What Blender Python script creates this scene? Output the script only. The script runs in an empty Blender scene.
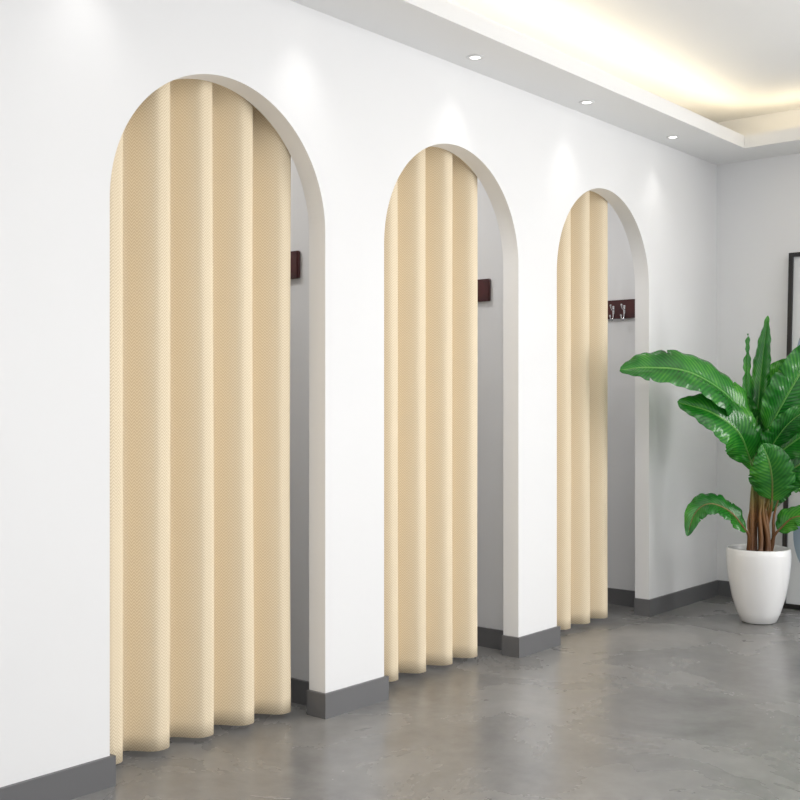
import bpy, bmesh, math, random
from mathutils import Vector, Matrix
random.seed(4)
S=bpy.context.scene
S.view_settings.view_transform='Standard'
S.view_settings.look='None'
TH=math.radians(40.06)
RIGHT=Vector((math.cos(TH),math.sin(TH),0)); FWD=Vector((-math.sin(TH),math.cos(TH),0)); UP=Vector((0,0,1))
H=2.785; ZT=3.06; YB=6.81; T=0.09
OP=[(2.150,3.160),(3.515,4.52),(4.87,5.875)]
SPR=1.915; 

# ---------- materials
def mat(name,col,rough=.6,spec=.5,metal=0,**k):
    m=bpy.data.materials.new(name); m.use_nodes=True
    b=m.node_tree.nodes['Principled BSDF']
    b.inputs['Base Color'].default_value=(*col,1); b.inputs['Roughness'].default_value=rough
    b.inputs['Metallic'].default_value=metal; b.inputs['Specular IOR Level'].default_value=spec
    return m,m.node_tree.nodes,m.node_tree.links,b
def noise(n,l,scale,detail=5,coord='Object',rough=.55,dist=0):
    tc=n.new('ShaderNodeTexCoord'); t=n.new('ShaderNodeTexNoise')
    t.inputs['Scale'].default_value=scale; t.inputs['Detail'].default_value=detail; t.inputs['Roughness'].default_value=rough
    t.inputs['Distortion'].default_value=dist
    l.new(tc.outputs[coord],t.inputs['Vector']); return t
def ramp(n,stops):
    r=n.new('ShaderNodeValToRGB'); e=r.color_ramp.elements
    e[0].position=stops[0][0]; e[0].color=(*stops[0][1],1)
    e[1].position=stops[-1][0]; e[1].color=(*stops[-1][1],1)
    for p,c in stops[1:-1]:
        x=e.new(p); x.color=(*c,1)
    return r
def plaster(name,col):
    m,n,l,b=mat(name,col,.75,.3)
    t=noise(n,l,60,4); bp=n.new('ShaderNodeBump'); bp.inputs['Strength'].default_value=.03; bp.inputs['Distance'].default_value=.002
    l.new(t.outputs['Fac'],bp.inputs['Height']); l.new(bp.outputs['Normal'],b.inputs['Normal'])
    t2=noise(n,l,1.2,2)
    r=ramp(n,[(.3,tuple(c*.985 for c in col)),(.7,col)]); l.new(t2.outputs['Fac'],r.inputs['Fac']); l.new(r.outputs['Color'],b.inputs['Base Color'])
    return m
M_wall=plaster('wall_plaster',(.85,.85,.855))
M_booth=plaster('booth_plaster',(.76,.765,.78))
M_ceil=plaster('ceiling_paint',(.86,.86,.86))
M_base=mat('baseboard_grey',(.14,.14,.145),.45)[0]
# floor
M_floor,n,l,b=mat('polished_concrete',(.25,.25,.25),.3,.5)
a=noise(n,l,1.5,6,rough=.6,dist=.5); a2=noise(n,l,14,8,rough=.65)
mx=n.new('ShaderNodeMix'); mx.inputs['Factor'].default_value=.22
l.new(a.outputs['Fac'],mx.inputs[2]); l.new(a2.outputs['Fac'],mx.inputs[3])
r=ramp(n,[(.34,(.155,.153,.151)),(.44,(.195,.192,.190)),(.54,(.235,.232,.228)),(.66,(.32,.315,.31))]); l.new(mx.outputs[0],r.inputs['Fac']); l.new(r.outputs['Color'],b.inputs['Base Color'])
r2=ramp(n,[(.35,(.22,)*3),(.65,(.32,)*3)]); l.new(a.outputs['Fac'],r2.inputs['Fac']); l.new(r2.outputs['Color'],b.inputs['Roughness'])
bp=n.new('ShaderNodeBump'); bp.inputs['Strength'].default_value=.02; bp.inputs['Distance'].default_value=.004
l.new(a2.outputs['Fac'],bp.inputs['Height']); l.new(bp.outputs['Normal'],b.inputs['Normal'])
# curtain herringbone
M_cur,n,l,b=mat('herringbone_fabric',(.8,.66,.45),.85,.2)
uv=n.new('ShaderNodeUVMap'); uv.uv_map='UVMap'; sp=n.new('ShaderNodeSeparateXYZ'); l.new(uv.outputs['UV'],sp.inputs[0])
def mth(op,x,y=None):
    q=n.new('ShaderNodeMath'); q.operation=op
    for i,v in enumerate((x,y)):
        if v is None: continue
        if isinstance(v,(int,float)): q.inputs[i].default_value=v
        else: l.new(v,q.inputs[i])
    return q.outputs[0]
zig=mth('PINGPONG',sp.outputs['X'],.010)
ph=mth('ADD',sp.outputs['Y'],mth('MULTIPLY',zig,1.3))
wv=mth('SINE',mth('MULTIPLY',ph,2*math.pi/.0115))
wv=mth('ADD',mth('MULTIPLY',wv,.5),.5)
r=ramp(n,[(.2,(.74,.61,.42)),(.8,(.90,.785,.60))]); l.new(wv,r.inputs['Fac']); l.new(r.outputs['Color'],b.inputs['Base Color'])
bp=n.new('ShaderNodeBump'); bp.inputs['Strength'].default_value=.12; bp.inputs['Distance'].default_value=.002
l.new(wv,bp.inputs['Height']); l.new(bp.outputs['Normal'],b.inputs['Normal'])
M_chrome=mat('chrome',(.7,.7,.72),.2,metal=1)[0]
M_whitem=mat('white_metal',(.75,.75,.75),.35)[0]
M_wood,n,l,b=mat('dark_red_wood',(.05,.012,.012),.35)
a=noise(n,l,14,6); r=ramp(n,[(.3,(.035,.006,.007)),(.7,(.075,.014,.014))]); l.new(a.outputs['Fac'],r.inputs['Fac']); l.new(r.outputs['Color'],b.inputs['Base Color'])
M_pot=mat('white_ceramic',(.88,.88,.88),.2)[0]
M_soil,n,l,b=mat('soil',(.04,.025,.015),.95)
a=noise(n,l,40,6); r=ramp(n,[(.3,(.02,.012,.008)),(.7,(.09,.055,.03))]); l.new(a.outputs['Fac'],r.inputs['Fac']); l.new(r.outputs['Color'],b.inputs['Base Color'])
M_black=mat('black_frame',(.012,.012,.014),.35)[0]
M_mat=mat('poster_white',(.74,.76,.78),.5)[0]
M_blue,n,l,b=mat('poster_blue',(.1,.2,.32),.5)
a=noise(n,l,3,3); r=ramp(n,[(.3,(.16,.24,.34)),(.7,(.38,.46,.52))]); l.new(a.outputs['Fac'],r.inputs['Fac']); l.new(r.outputs['Color'],b.inputs['Base Color'])
M_pink=mat('poster_grey',(.50,.52,.54),.5)[0]
# leaf
M_leaf,n,l,b=mat('leaf_green',(.03,.2,.03),.2,.6)
uv=n.new('ShaderNodeUVMap'); uv.uv_map='UVMap'; sp=n.new('ShaderNodeSeparateXYZ'); l.new(uv.outputs['UV'],sp.inputs[0])
vabs=mth('ABSOLUTE',sp.outputs['Y'])
st=mth('SINE',mth('MULTIPLY',mth('SUBTRACT',sp.outputs['X'],mth('MULTIPLY',vabs,.10)),260.0))
st=mth('ADD',mth('MULTIPLY',st,.5),.5)
a=noise(n,l,4,3); fac=mth('ADD',mth('MULTIPLY',st,.12),mth('MULTIPLY',a.outputs['Fac'],.85))
r=ramp(n,[(.3,(.006,.085,.012)),(.5,(.022,.21,.020)),(.7,(.12,.43,.04))]); l.new(fac,r.inputs['Fac'])
rib=n.new('ShaderNodeMix'); rib.data_type='RGBA'; l.new(mth('LESS_THAN',vabs,.04),rib.inputs['Factor'])
l.new(r.outputs['Color'],rib.inputs[6]); rib.inputs[7].default_value=(.22,.5,.10,1)
l.new(rib.outputs[2],b.inputs['Base Color'])
bp=n.new('ShaderNodeBump'); bp.inputs['Strength'].default_value=.2; bp.inputs['Distance'].default_value=.003
l.new(st,bp.inputs['Height']); l.new(bp.outputs['Normal'],b.inputs['Normal'])
tr=n.new('ShaderNodeBsdfTranslucent'); l.new(rib.outputs[2],tr.inputs['Color'])
ms=n.new('ShaderNodeMixShader'); ms.inputs[0].default_value=.22
out=n['Material Output']; l.new(b.outputs[0],ms.inputs[1]); l.new(tr.outputs[0],ms.inputs[2]); l.new(ms.outputs[0],out.inputs['Surface'])
# stem
M_stem,n,l,b=mat('stem',(.1,.2,.05),.45)
g=n.new('ShaderNodeNewGeometry'); sp=n.new('ShaderNodeSeparateXYZ'); l.new(g.outputs['Position'],sp.inputs[0])
mr=n.new('ShaderNodeMapRange'); mr.inputs[1].default_value=.4; mr.inputs[2].default_value=1.0; l.new(sp.outputs['Z'],mr.inputs[0])
r=ramp(n,[(0,(.12,.05,.02)),(.35,(.22,.10,.03)),(.75,(.13,.22,.05)),(1,(.08,.28,.04))]); l.new(mr.outputs[0],r.inputs['Fac']); l.new(r.outputs['Color'],b.inputs['Base Color'])
def emis(name,col,s):
    m=bpy.data.materials.new(name); m.use_nodes=True; n=m.node_tree.nodes; b=n['Principled BSDF']
    b.inputs['Base Color'].default_value=(*col,1); b.inputs['Emission Color'].default_value=(*col,1); b.inputs['Emission Strength'].default_value=s
    return m
M_lamp=emis('lamp_glow',(1,.97,.92),4)

# ---------- mesh helpers
def obj(name,bm,mats,parent=None,smooth=False):
    me=bpy.data.meshes.new(name); bm.normal_update(); bm.to_mesh(me); bm.free()
    for m in (mats if isinstance(mats,list) else [mats]): me.materials.append(m)
    if smooth:
        for p in me.polygons: p.use_smooth=True
    o=bpy.data.objects.new(name,me); S.collection.objects.link(o)
    if parent: o.parent=parent
    return o
def empty(name,loc):
    e=bpy.data.objects.new(name,None); e.location=loc; e.empty_display_size=.1; S.collection.objects.link(e); 
    bpy.context.view_layer.update(); return e
def addbox(bm,x0,x1,y0,y1,z0,z1,mi=0,M=None):
    vs=[bm.verts.new((x,y,z)) for x in (x0,x1) for y in (y0,y1) for z in (z0,z1)]
    fs=[(0,1,3,2),(4,6,7,5),(0,4,5,1),(2,3,7,6),(0,2,6,4),(1,5,7,3)]
    for f in fs:
        q=bm.faces.new([vs[i] for i in f]); q.material_index=mi
    if M: 
        for v in vs: v.co=M@v.co
    return vs
def box(name,x0,x1,y0,y1,z0,z1,m,parent=None,bevel=0):
    bm=bmesh.new(); addbox(bm,x0,x1,y0,y1,z0,z1)
    if bevel: bmesh.ops.bevel(bm,geom=bm.edges[:],offset=bevel,segments=2,affect='EDGES')
    return obj(name,bm,m,parent)
def tube(bm,pts,rad,seg=8,mi=0,cap=True):
    rings=[]
    for i,p in enumerate(pts):
        t=(pts[min(i+1,len(pts)-1)]-pts[max(i-1,0)]).normalized()
        a=t.cross(Vector((0.13,0.9,0.3))).normalized(); b2=t.cross(a)
        rr=rad[i] if isinstance(rad,(list,tuple)) else rad
        rings.append([bm.verts.new(p+(a*math.cos(k*2*math.pi/seg)+b2*math.sin(k*2*math.pi/seg))*rr) for k in range(seg)])
    for i in range(len(rings)-1):
        for k in range(seg):
            f=bm.faces.new([rings[i][k],rings[i][(k+1)%seg],rings[i+1][(k+1)%seg],rings[i+1][k]]); f.material_index=mi; f.smooth=True
    if cap:
        for rg in (rings[0],rings[-1]):
            f=bm.faces.new(rg); f.material_index=mi
def lathe(bm,prof,seg=64,c=(0,0),mi=0):
    rings=[]
    for r_,z in prof:
        rings.append([bm.verts.new((c[0]+r_*math.cos(k*2*math.pi/seg),c[1]+r_*math.sin(k*2*math.pi/seg),z)) for k in range(seg)])
    for i in range(len(rings)-1):
        for k in range(seg):
            f=bm.faces.new([rings[i][k],rings[i][(k+1)%seg],rings[i+1][(k+1)%seg],rings[i+1][k]]); f.material_index=mi; f.smooth=True
    return rings
def catmull(pts,n):
    P=[pts[0]*2-pts[1]]+list(pts)+[pts[-1]*2-pts[-2]]
    o=[]; m=len(pts)-1
    for i in range(n+1):
        s=i/n*m; k=min(int(s),m-1); t=s-k
        a,b2,c,d=P[k],P[k+1],P[k+2],P[k+3]
        o.append(.5*((2*b2)+(c-a)*t+(2*a-5*b2+4*c-d)*t*t+(3*b2-a-3*c+d)*t**3))
    return o

# ---------- room shell
XR=6.5; YF=-3.0
box('floor',-1.5,XR,YF,YB+.12,-.1,0,M_floor)
out2=[(YF,0)]
for a0,a1 in OP:
    c=(a0+a1)/2; RAD=(a1-a0)/2
    out2+= [(a0,0)]+[(c-RAD*math.cos(t*math.pi/72),SPR+RAD*math.sin(t*math.pi/72)) for t in range(73)]+[(a1,0)]
out2+=[(YB,0),(YB,ZT),(YF,ZT)]
bm=bmesh.new()
f=bm.faces.new([bm.verts.new((0,y,z)) for y,z in out2])
e=bmesh.ops.extrude_face_region(bm,geom=[f]); bmesh.ops.translate(bm,verts=[v for v in e['geom'] if isinstance(v,bmesh.types.BMVert)],vec=(-T,0,0))
bmesh.ops.triangulate(bm,faces=[q for q in bm.faces if len(q.verts)>4]); bmesh.ops.recalc_face_normals(bm,faces=bm.faces[:])
obj('wall_left',bm,M_wall)
# back wall with an invented opening, out of frame to the right, for the key light
WX0,WX1,WZ0,WZ1=2.5,5.5,.5,2.6
bm=bmesh.new()
addbox(bm,-1.5,WX0,YB,YB+.12,0,ZT);addbox(bm,WX1,XR,YB,YB+.12,0,ZT);addbox(bm,WX0,WX1,YB,YB+.12,0,WZ0);addbox(bm,WX0,WX1,YB,YB+.12,WZ1,ZT)
obj('wall_back',bm,M_wall)
bm=bmesh.new()
for x in (WX0,WX0+.98,WX0+1.97,WX1-.05): addbox(bm,x,x+.05,YB+.03,YB+.08,WZ0,WZ1)
addbox(bm,WX0,WX1,YB+.03,YB+.08,WZ0,WZ0+.05);addbox(bm,WX0,WX1,YB+.03,YB+.08,WZ1-.05,WZ1)
obj('added_light_frame',bm,M_whitem)  # made-up window frame dressing the added key light
box('wall_booth_rear',-1.42,-1.3,1.2,YB,0,H,M_booth)
PART=[1.88,3.25,4.61,6.09]
for i,y in enumerate(PART):
    box('wall_partition_%d'%(i+1),-1.3,-T,y,y+.09,0,H,M_booth)
box('ceiling_booths',-1.42,-T,1.2,YB,H,H+.08,M_ceil)
box('ceiling',0,XR,YF,YB,ZT,ZT+.1,M_ceil)
bm=bmesh.new()
addbox(bm,0,.33,YF,YB,H,H+.045); addbox(bm,.33,XR,YB-.35,YB,H,H+.045)
addbox(bm,.31,.33,YF,YB-.35,H+.045,H+.075); addbox(bm,.31,XR,YB-.35,YB-.33,H+.045,H+.075)
obj('ceiling_soffit',bm,M_ceil)
bw=.014; bh=.098
bm=bmesh.new()
segs=[(YF,OP[0][0])]+[(OP[i][1],OP[i+1][0]) for i in range(2)]+[(OP[2][1],YB)]
for k,(a0,a1) in enumerate(segs):
    s0=a0-(bw if k>0 else 0); s1=a1+(bw if k<3 else 0)
    addbox(bm,0,bw,s0,s1 if k<3 else YB,0,bh)
    if k>0: addbox(bm,-T,0,a0-bw,a0,0,bh)
    if k<3: addbox(bm,-T,0,a1,a1+bw,0,bh)
obj('baseboard_left',bm,M_base)
box('baseboard_back',bw,XR,YB-bw,YB,0,bh,M_base)
bm=bmesh.new()
for y in PART[1:]: addbox(bm,-1.3,-T,y-bw,y,0,bh)
addbox(bm,-1.3,-1.3+bw,PART[0]+.09,PART[3]-bw,0,bh)
obj('baseboard_booths',bm,M_base)

# ---------- curtains
CX=-.150; AMP=.050; PER=.199
def curtain(y0,y1,seed):
    root=empty('arch_curtain',(CX,(y0+y1)/2,0))
    bm=bmesh.new(); uvl=bm.loops.layers.uv.new('UVMap')
    nz=40; nu=int((y1-y0)/PER*40)
    zb,zt=.026,2.50
    cols=[];us=[]
    u=0;prev=None
    for i in range(nu+1):
        y=y0+(y1-y0)*i/nu
        col=[]
        for j in range(nz+1):
            tz=j/nz; z=zb+(zt-zb)*tz
            ph=2*math.pi*(y-y1)/PER
            amp=AMP*(1.0-.06*tz)+.0015*math.sin(ph*.37+z*1.3+seed)
            # broad rounded front crests, tighter valleys
            c_=math.cos(ph+math.pi*.62)
            w=1-2*((1-c_)/2)**1.55
            x=CX+amp*w+.002*math.sin(z*2.1+y*9+seed)
            yy=y+.004*math.sin(z*1.7+y*5+seed)*(1-tz)
            col.append(Vector((x,yy,z)))
        if prev: u+=(col[0]-prev[0]).length
        prev=col; us.append(u); cols.append([bm.verts.new(root.matrix_world.inverted()@c) for c in col])
    for i in range(nu):
        for j in range(nz):
            f=bm.faces.new([cols[i][j],cols[i+1][j],cols[i+1][j+1],cols[i][j+1]])
            for lp,(a,b2) in zip(f.loops,((i,j),(i+1,j),(i+1,j+1),(i,j+1))):
                lp[uvl].uv=(us[a],zb+(zt-zb)*b2/nz)
            f.smooth=True
    o=obj('fabric',bm,M_cur,root,True)
    so=o.modifiers.new('th','SOLIDIFY'); so.thickness=.003; so.offset=0
    bm=bmesh.new(); 
    tube(bm,[Vector((0,y-root.location.y,2.54)) for y in (y0-.02,y1+.06)],.012,16)
    yy=y0+.05
    while yy<y1:
        pts=[Vector((.022*math.cos(t),yy-root.location.y,2.528+.022*math.sin(t))) for t in [k*2*math.pi/16 for k in range(17)]]
        tube(bm,pts,.003,6,cap=False); yy+=PER/2
    obj('curtain_rod',bm,M_chrome,root,False)
curtain(2.02,3.105,0)
curtain(3.40,4.360,2)
curtain(4.76,5.615,4)

# ---------- hook racks
def rack(y,dx=0):
    root=empty('wall_hook_rack',(-.5+dx,y,1.82))
    bm=bmesh.new(); addbox(bm,-.28,.28,-.02,0,-.057,.057); bmesh.ops.bevel(bm,geom=bm.edges[:],offset=.003,segments=2,affect='EDGES')
    obj('board',bm,M_wood,root)
    bm=bmesh.new()
    for hx in ((-.23,-.14,-.05,.04,.125,.2) if dx>0 else (-.23,-.09,.05,.16)):
        addbox(bm,hx-.006,hx+.006,-.024,-.02,-.028,.022)
        up=[Vector((hx,-.022,.0)),Vector((hx,-.04,-.004)),Vector((hx,-.055,.008)),Vector((hx,-.058,.022))]
        dn=[Vector((hx,-.022,-.015)),Vector((hx,-.030,-.055)),Vector((hx,-.045,-.072)),Vector((hx,-.060,-.06)),Vector((hx,-.064,-.042))]
        for p in (up,dn):
            tube(bm,catmull(p,14),.0038,8)
            bmesh.ops.create_uvsphere(bm,u_segments=12,v_segments=8,radius=.007,matrix=Matrix.Translation(p[-1]))
    obj('hooks',bm,M_chrome,root)
rack(PART[1],-.008);rack(PART[2],-.008);rack(PART[3],.035)

# ---------- downlights
def spot(name,loc,e,ang,blend,parent=None,col=(1,.98,.95),rad=.06):
    L=bpy.data.lights.new(name,'SPOT'); L.energy=e; L.spot_size=math.radians(ang); L.spot_blend=blend; L.color=col; L.shadow_soft_size=rad
    o=bpy.data.objects.new(name,L); o.location=loc; S.collection.objects.link(o)
    if parent: o.parent=parent
    return o
for y in (1.07,2.04,3.01,3.985,4.95,5.92):
    root=empty('recessed_downlight',(.13,y,H))
    bm=bmesh.new()
    lathe(bm,[(.022,0.0),(.024,-.004),(.036,-.005),(.040,-.001),(.040,0.0)],32)
    obj('trim_ring',bm,M_whitem,root,True)
    bm=bmesh.new(); bmesh.ops.create_circle(bm,cap_ends=True,segments=32,radius=.024,matrix=Matrix.Translation((0,0,-.002)))
    obj('lens',bm,M_lamp,root)
    spot('lamp',(0,0,-.02),3.4,88,1.0,root)

# ---------- lights
def area(name,loc,rot,sx,sy,e,col):
    L=bpy.data.lights.new(name,'AREA'); L.shape='RECTANGLE'; L.size=sx; L.size_y=sy; L.energy=e; L.color=col
    o=bpy.data.objects.new(name,L); o.location=loc; o.rotation_euler=rot; S.collection.objects.link(o); return o
warm=(1,.84,.56)
area('cove_led_left',(.27,(YF+YB-.35)/2,H+.06),(math.pi,0,0),.03,YB-.35-YF,14,warm)
area('cove_led_back',((.33+XR)/2,YB-.29,H+.06),(math.pi,0,0),XR-.33,.03,8,warm)
for (a0,a1) in OP:
    area('booth_fill_light',(-.7,(a0+a1)/2-.1,H-.03),(0,0,0),.3,.3,8,(1,.99,.97))  # unseen fill added to brighten each booth interior
area('room_fill_light',(3.4,2.2,ZT-.04),(0,0,0),2.4,4.0,72,(1,.985,.965))  # overhead fill added for room brightness, no real fixture
area('added_key_light',((WX0+WX1)/2,YB+.10,(WZ0+WZ1)/2),(-math.pi/2,0,0),WX1-WX0,WZ1-WZ0,205,(1,.995,.985))  # added side key, rakes the curtain pleats through the invented opening

# ---------- planter & plant
PB=Vector((.527,6.18,0))-FWD*.06-RIGHT*.014
root=empty('potted_bird_of_paradise',PB)
bm=bmesh.new()
R=[(0.0,.002),(.085,.002),(.098,.008),(.120,.06),(.145,.14),(.164,.24),(.175,.33),(.177,.385),(.173,.418),(.167,.423),(.161,.418),(.160,.38)]
lathe(bm,R); bmesh.ops.remove_doubles(bm,verts=bm.verts[:],dist=.0001)
obj('pot',bm,M_pot,root,True)
bm=bmesh.new(); rg=lathe(bm,[(.0005,.400),(.08,.397),(.162,.39)],40)
for v in bm.verts: v.co.z+=random.uniform(-.005,.005)
obj('soil',bm,M_soil,root,True)
def L3(r,d,z): return RIGHT*r+FWD*d+UP*z
lf=bmesh.new(); uvl=lf.loops.layers.uv.new('UVMap')
stb=bmesh.new()
def leaf(pts,width,nrm=(0,-.8,.6),fold=.25,base=None,seed=0,twist=0,nn_=3):
    rnd=random.Random(seed*7+3)
    P=[L3(*p) for p in pts]; N=90; M=8
    C=catmull(P,N); nh0=L3(*nrm).normalized()
    notches=[(rnd.uniform(.2,.85),rnd.choice((-1,1)),rnd.uniform(.25,.6)) for _ in range(nn_)]
    length=sum((C[i+1]-C[i]).length for i in range(N))
    rows=[]
    for i in range(N+1):
        u=i/N
        t=(C[min(i+1,N)]-C[max(i-1,0)]).normalized()
        nh=Matrix.Rotation(twist*u,3,t)@nh0
        s=t.cross(nh).normalized(); nn=s.cross(t).normalized()
        if nn.dot(nh)<0: nn=-nn
        w=width*.5*(math.sin(math.pi*min(1,u**.72))**.66 if 0<u<1 else .0)
        w=max(w,.001)
        row=[]
        for j in range(-M,M+1):
            v=j/M; sg=1 if v>0 else -1
            ww=w
            for (nu_,side,dp) in notches:
                if side==sg:
                    dd=abs(u-nu_-.03*abs(v))
                    if dd<.011: ww*=1-dp*abs(v)**2*(1-dd/.011)
            rip=(.006*math.sin(u*31+sg*1.3+seed)+.004*math.sin(u*67+seed*2+sg))*abs(v)**2
            off=fold*w*abs(v)-.88*fold*w*abs(v)**3
            row.append(lf.verts.new(C[i]+s*(ww*v)+nn*(off+rip)+t*(.10*w*abs(v))))
        rows.append(row)
    for i in range(N):
        for j in range(2*M):
            f=lf.faces.new([rows[i][j],rows[i+1][j],rows[i+1][j+1],rows[i][j+1]]); f.smooth=True
            for lp,(a,b2) in zip(f.loops,((i,j),(i+1,j),(i+1,j+1),(i,j+1))):
                lp[uvl].uv=(a/N*length,(b2-M)/M)
    if base is None: base=(rnd.uniform(-.05,.05),rnd.uniform(-.05,.05))
    b0=L3(base[0],base[1],.39); e0=C[0]; t0=(C[3]-C[0]).normalized(); hl=(e0-b0).length
    pts2=[]
    p1=b0+UP*hl*.45; p2=e0-t0*hl*.25
    for k in range(25):
        q=k/24; pts2.append(b0*(1-q)**3+p1*3*q*(1-q)**2+p2*3*q*q*(1-q)+e0*q**3)
    tube(stb,pts2,[.013-.0065*k/24 for k in range(25)],8)
    off=[C[i] for i in range(0,N-4,3)]
    tube(stb,off,[.0055*(1-k/len(off))+.001 for k in range(len(off))],6)
leaf([(-.073,-.05,1.09),(-.207,-.12,1.28),(-.455,-.25,1.41),(-.693,-.33,1.435),(-.86,-.36,1.422)],.30,(.1,-.75,.65),.4,seed=1)
leaf([(-.071,-.08,.92),(-.16,-.15,1.08),(-.325,-.22,1.19),(-.523,-.24,1.25)],.29,(-.1,-.8,.5),.4,seed=2)
leaf([(-.04,0,1.05),(-.062,.02,1.347),(-.052,.03,1.64)],.085,(.5,-.6,.1),.8,seed=3,nn_=0)
leaf([(0,.03,1.147),(.03,.04,1.434),(.069,.05,1.745)],.11,(-.6,-.7,.1),.8,seed=4,nn_=0)
leaf([(.046,-.02,1.09),(.136,-.05,1.273),(.245,-.08,1.48),(.34,-.1,1.67)],.27,(.3,-.9,.2),.35,seed=5)
leaf([(.05,-.08,.70),(.03,-.14,.82),(-.01,-.2,.93),(-.06,-.24,1.02)],.25,(-.35,-.9,.2),.4,seed=6,twist=.4)
leaf([(.06,-.06,.74),(.13,-.12,.86),(.24,-.16,.93),(.34,-.2,.92)],.22,(.1,-.8,.5),.3,seed=7)
leaf([(-.1,-.1,.527),(-.205,-.15,.64),(-.331,-.2,.69),(-.419,-.22,.641),(-.469,-.24,.516)],.16,(-.1,-.7,.7),.3,seed=8,base=(-.07,-.04))
leaf([(.1,-.03,.52),(.18,-.06,.60),(.29,-.1,.60),(.38,-.14,.54)],.17,(.1,-.6,.8),.3,seed=9,base=(.07,0))
leaf([(.05,.05,1.0),(.14,.02,1.17),(.27,0,1.26),(.42,-.06,1.25)],.26,(.1,-.8,.5),.3,seed=10)
leaf([(.02,.08,1.0),(.06,.1,1.2),(.12,.1,1.38),(.2,.08,1.5)],.2,(-.2,-.9,.2),.3,seed=11)
leaf([(.06,-.1,.95),(.22,-.2,1.08),(.42,-.34,1.12),(.62,-.46,1.02)],.25,(.1,-.7,.7),.3,seed=12)
leaf([(.0,-.06,.88),(.05,-.12,1.03),(.12,-.2,1.15),(.22,-.26,1.23)],.18,(.3,-.9,.2),.35,seed=13)
leaf([(.01,.06,.85),(-.03,.06,1.0),(-.04,.04,1.15),(-.06,0,1.28)],.17,(-.1,-.9,.2),.3,seed=14)
leaf([(.04,.08,.6),(.10,.10,.72),(.20,.08,.78),(.3,.04,.74)],.17,(.1,-.8,.5),.3,seed=15)
for k in range(9):
    a=k*.9; r_=.04+.03*random.random()
    b0=L3(r_*math.cos(a),r_*math.sin(a),.395); tp=b0+L3(random.uniform(-.04,.05),random.uniform(-.03,.03),random.uniform(.2,.42))
    tube(stb,[b0.lerp(tp,q/8)+L3(.008*math.sin(q),0,0) for q in range(9)],[.013-.0012*q for q in range(9)],8)
obj('leaves',lf,M_leaf,root)
obj('stems',stb,M_stem,root)

# ---------- leaning framed poster
root=empty('framed_poster',(.492,YB-.16,.004))
lean=math.atan2(.13,2.16)
Mx=Matrix.Rotation(-lean,4,'X')
W=.95;HH=2.165;fw=.026
bm=bmesh.new()
addbox(bm,0,fw,-.03,0,0,HH,M=Mx);addbox(bm,W-fw,W,-.03,0,0,HH,M=Mx);addbox(bm,fw,W-fw,-.03,0,0,fw,M=Mx);addbox(bm,fw,W-fw,-.03,0,HH-fw,HH,M=Mx)
obj('frame',bm,M_black,root)
bm=bmesh.new(); addbox(bm,fw,W-fw,-.014,-.004,fw,HH-fw,M=Mx); obj('paper',bm,M_mat,root)
bm=bmesh.new()
def blob(cx,cz,rx,rz,y,mi):
    vs=[]
    for k in range(64):
        x=min(max(cx+rx*math.cos(k*math.pi/32),fw+.002),W-fw-.002); z=min(max(cz+rz*math.sin(k*math.pi/32),fw+.002),HH-fw-.002)
        vs.append(bm.verts.new(Mx@Vector((x,y,z))))
    f=bm.faces.new(vs[::1]); f.material_index=mi
blob(.45,1.50,.40,.42,-.0150,0); blob(.50,1.46,.33,.36,-.0156,1); blob(.42,.45,.36,.36,-.0150,0)
obj('artwork',bm,[M_blue,M_pink],root)

# ---------- world, camera
w=bpy.data.worlds.new('world'); S.world=w; w.use_nodes=True
w.node_tree.nodes['Background'].inputs[0].default_value=(.98,.99,1,1); w.node_tree.nodes['Background'].inputs[1].default_value=1.12
cam=bpy.data.cameras.new('camera'); cam.lens=49.8; cam.sensor_width=36; cam.shift_y=2/800
co=bpy.data.objects.new('camera',cam); co.location=(3.043,0,1.25); co.rotation_euler=(math.pi/2,0,TH); S.collection.objects.link(co); S.camera=co
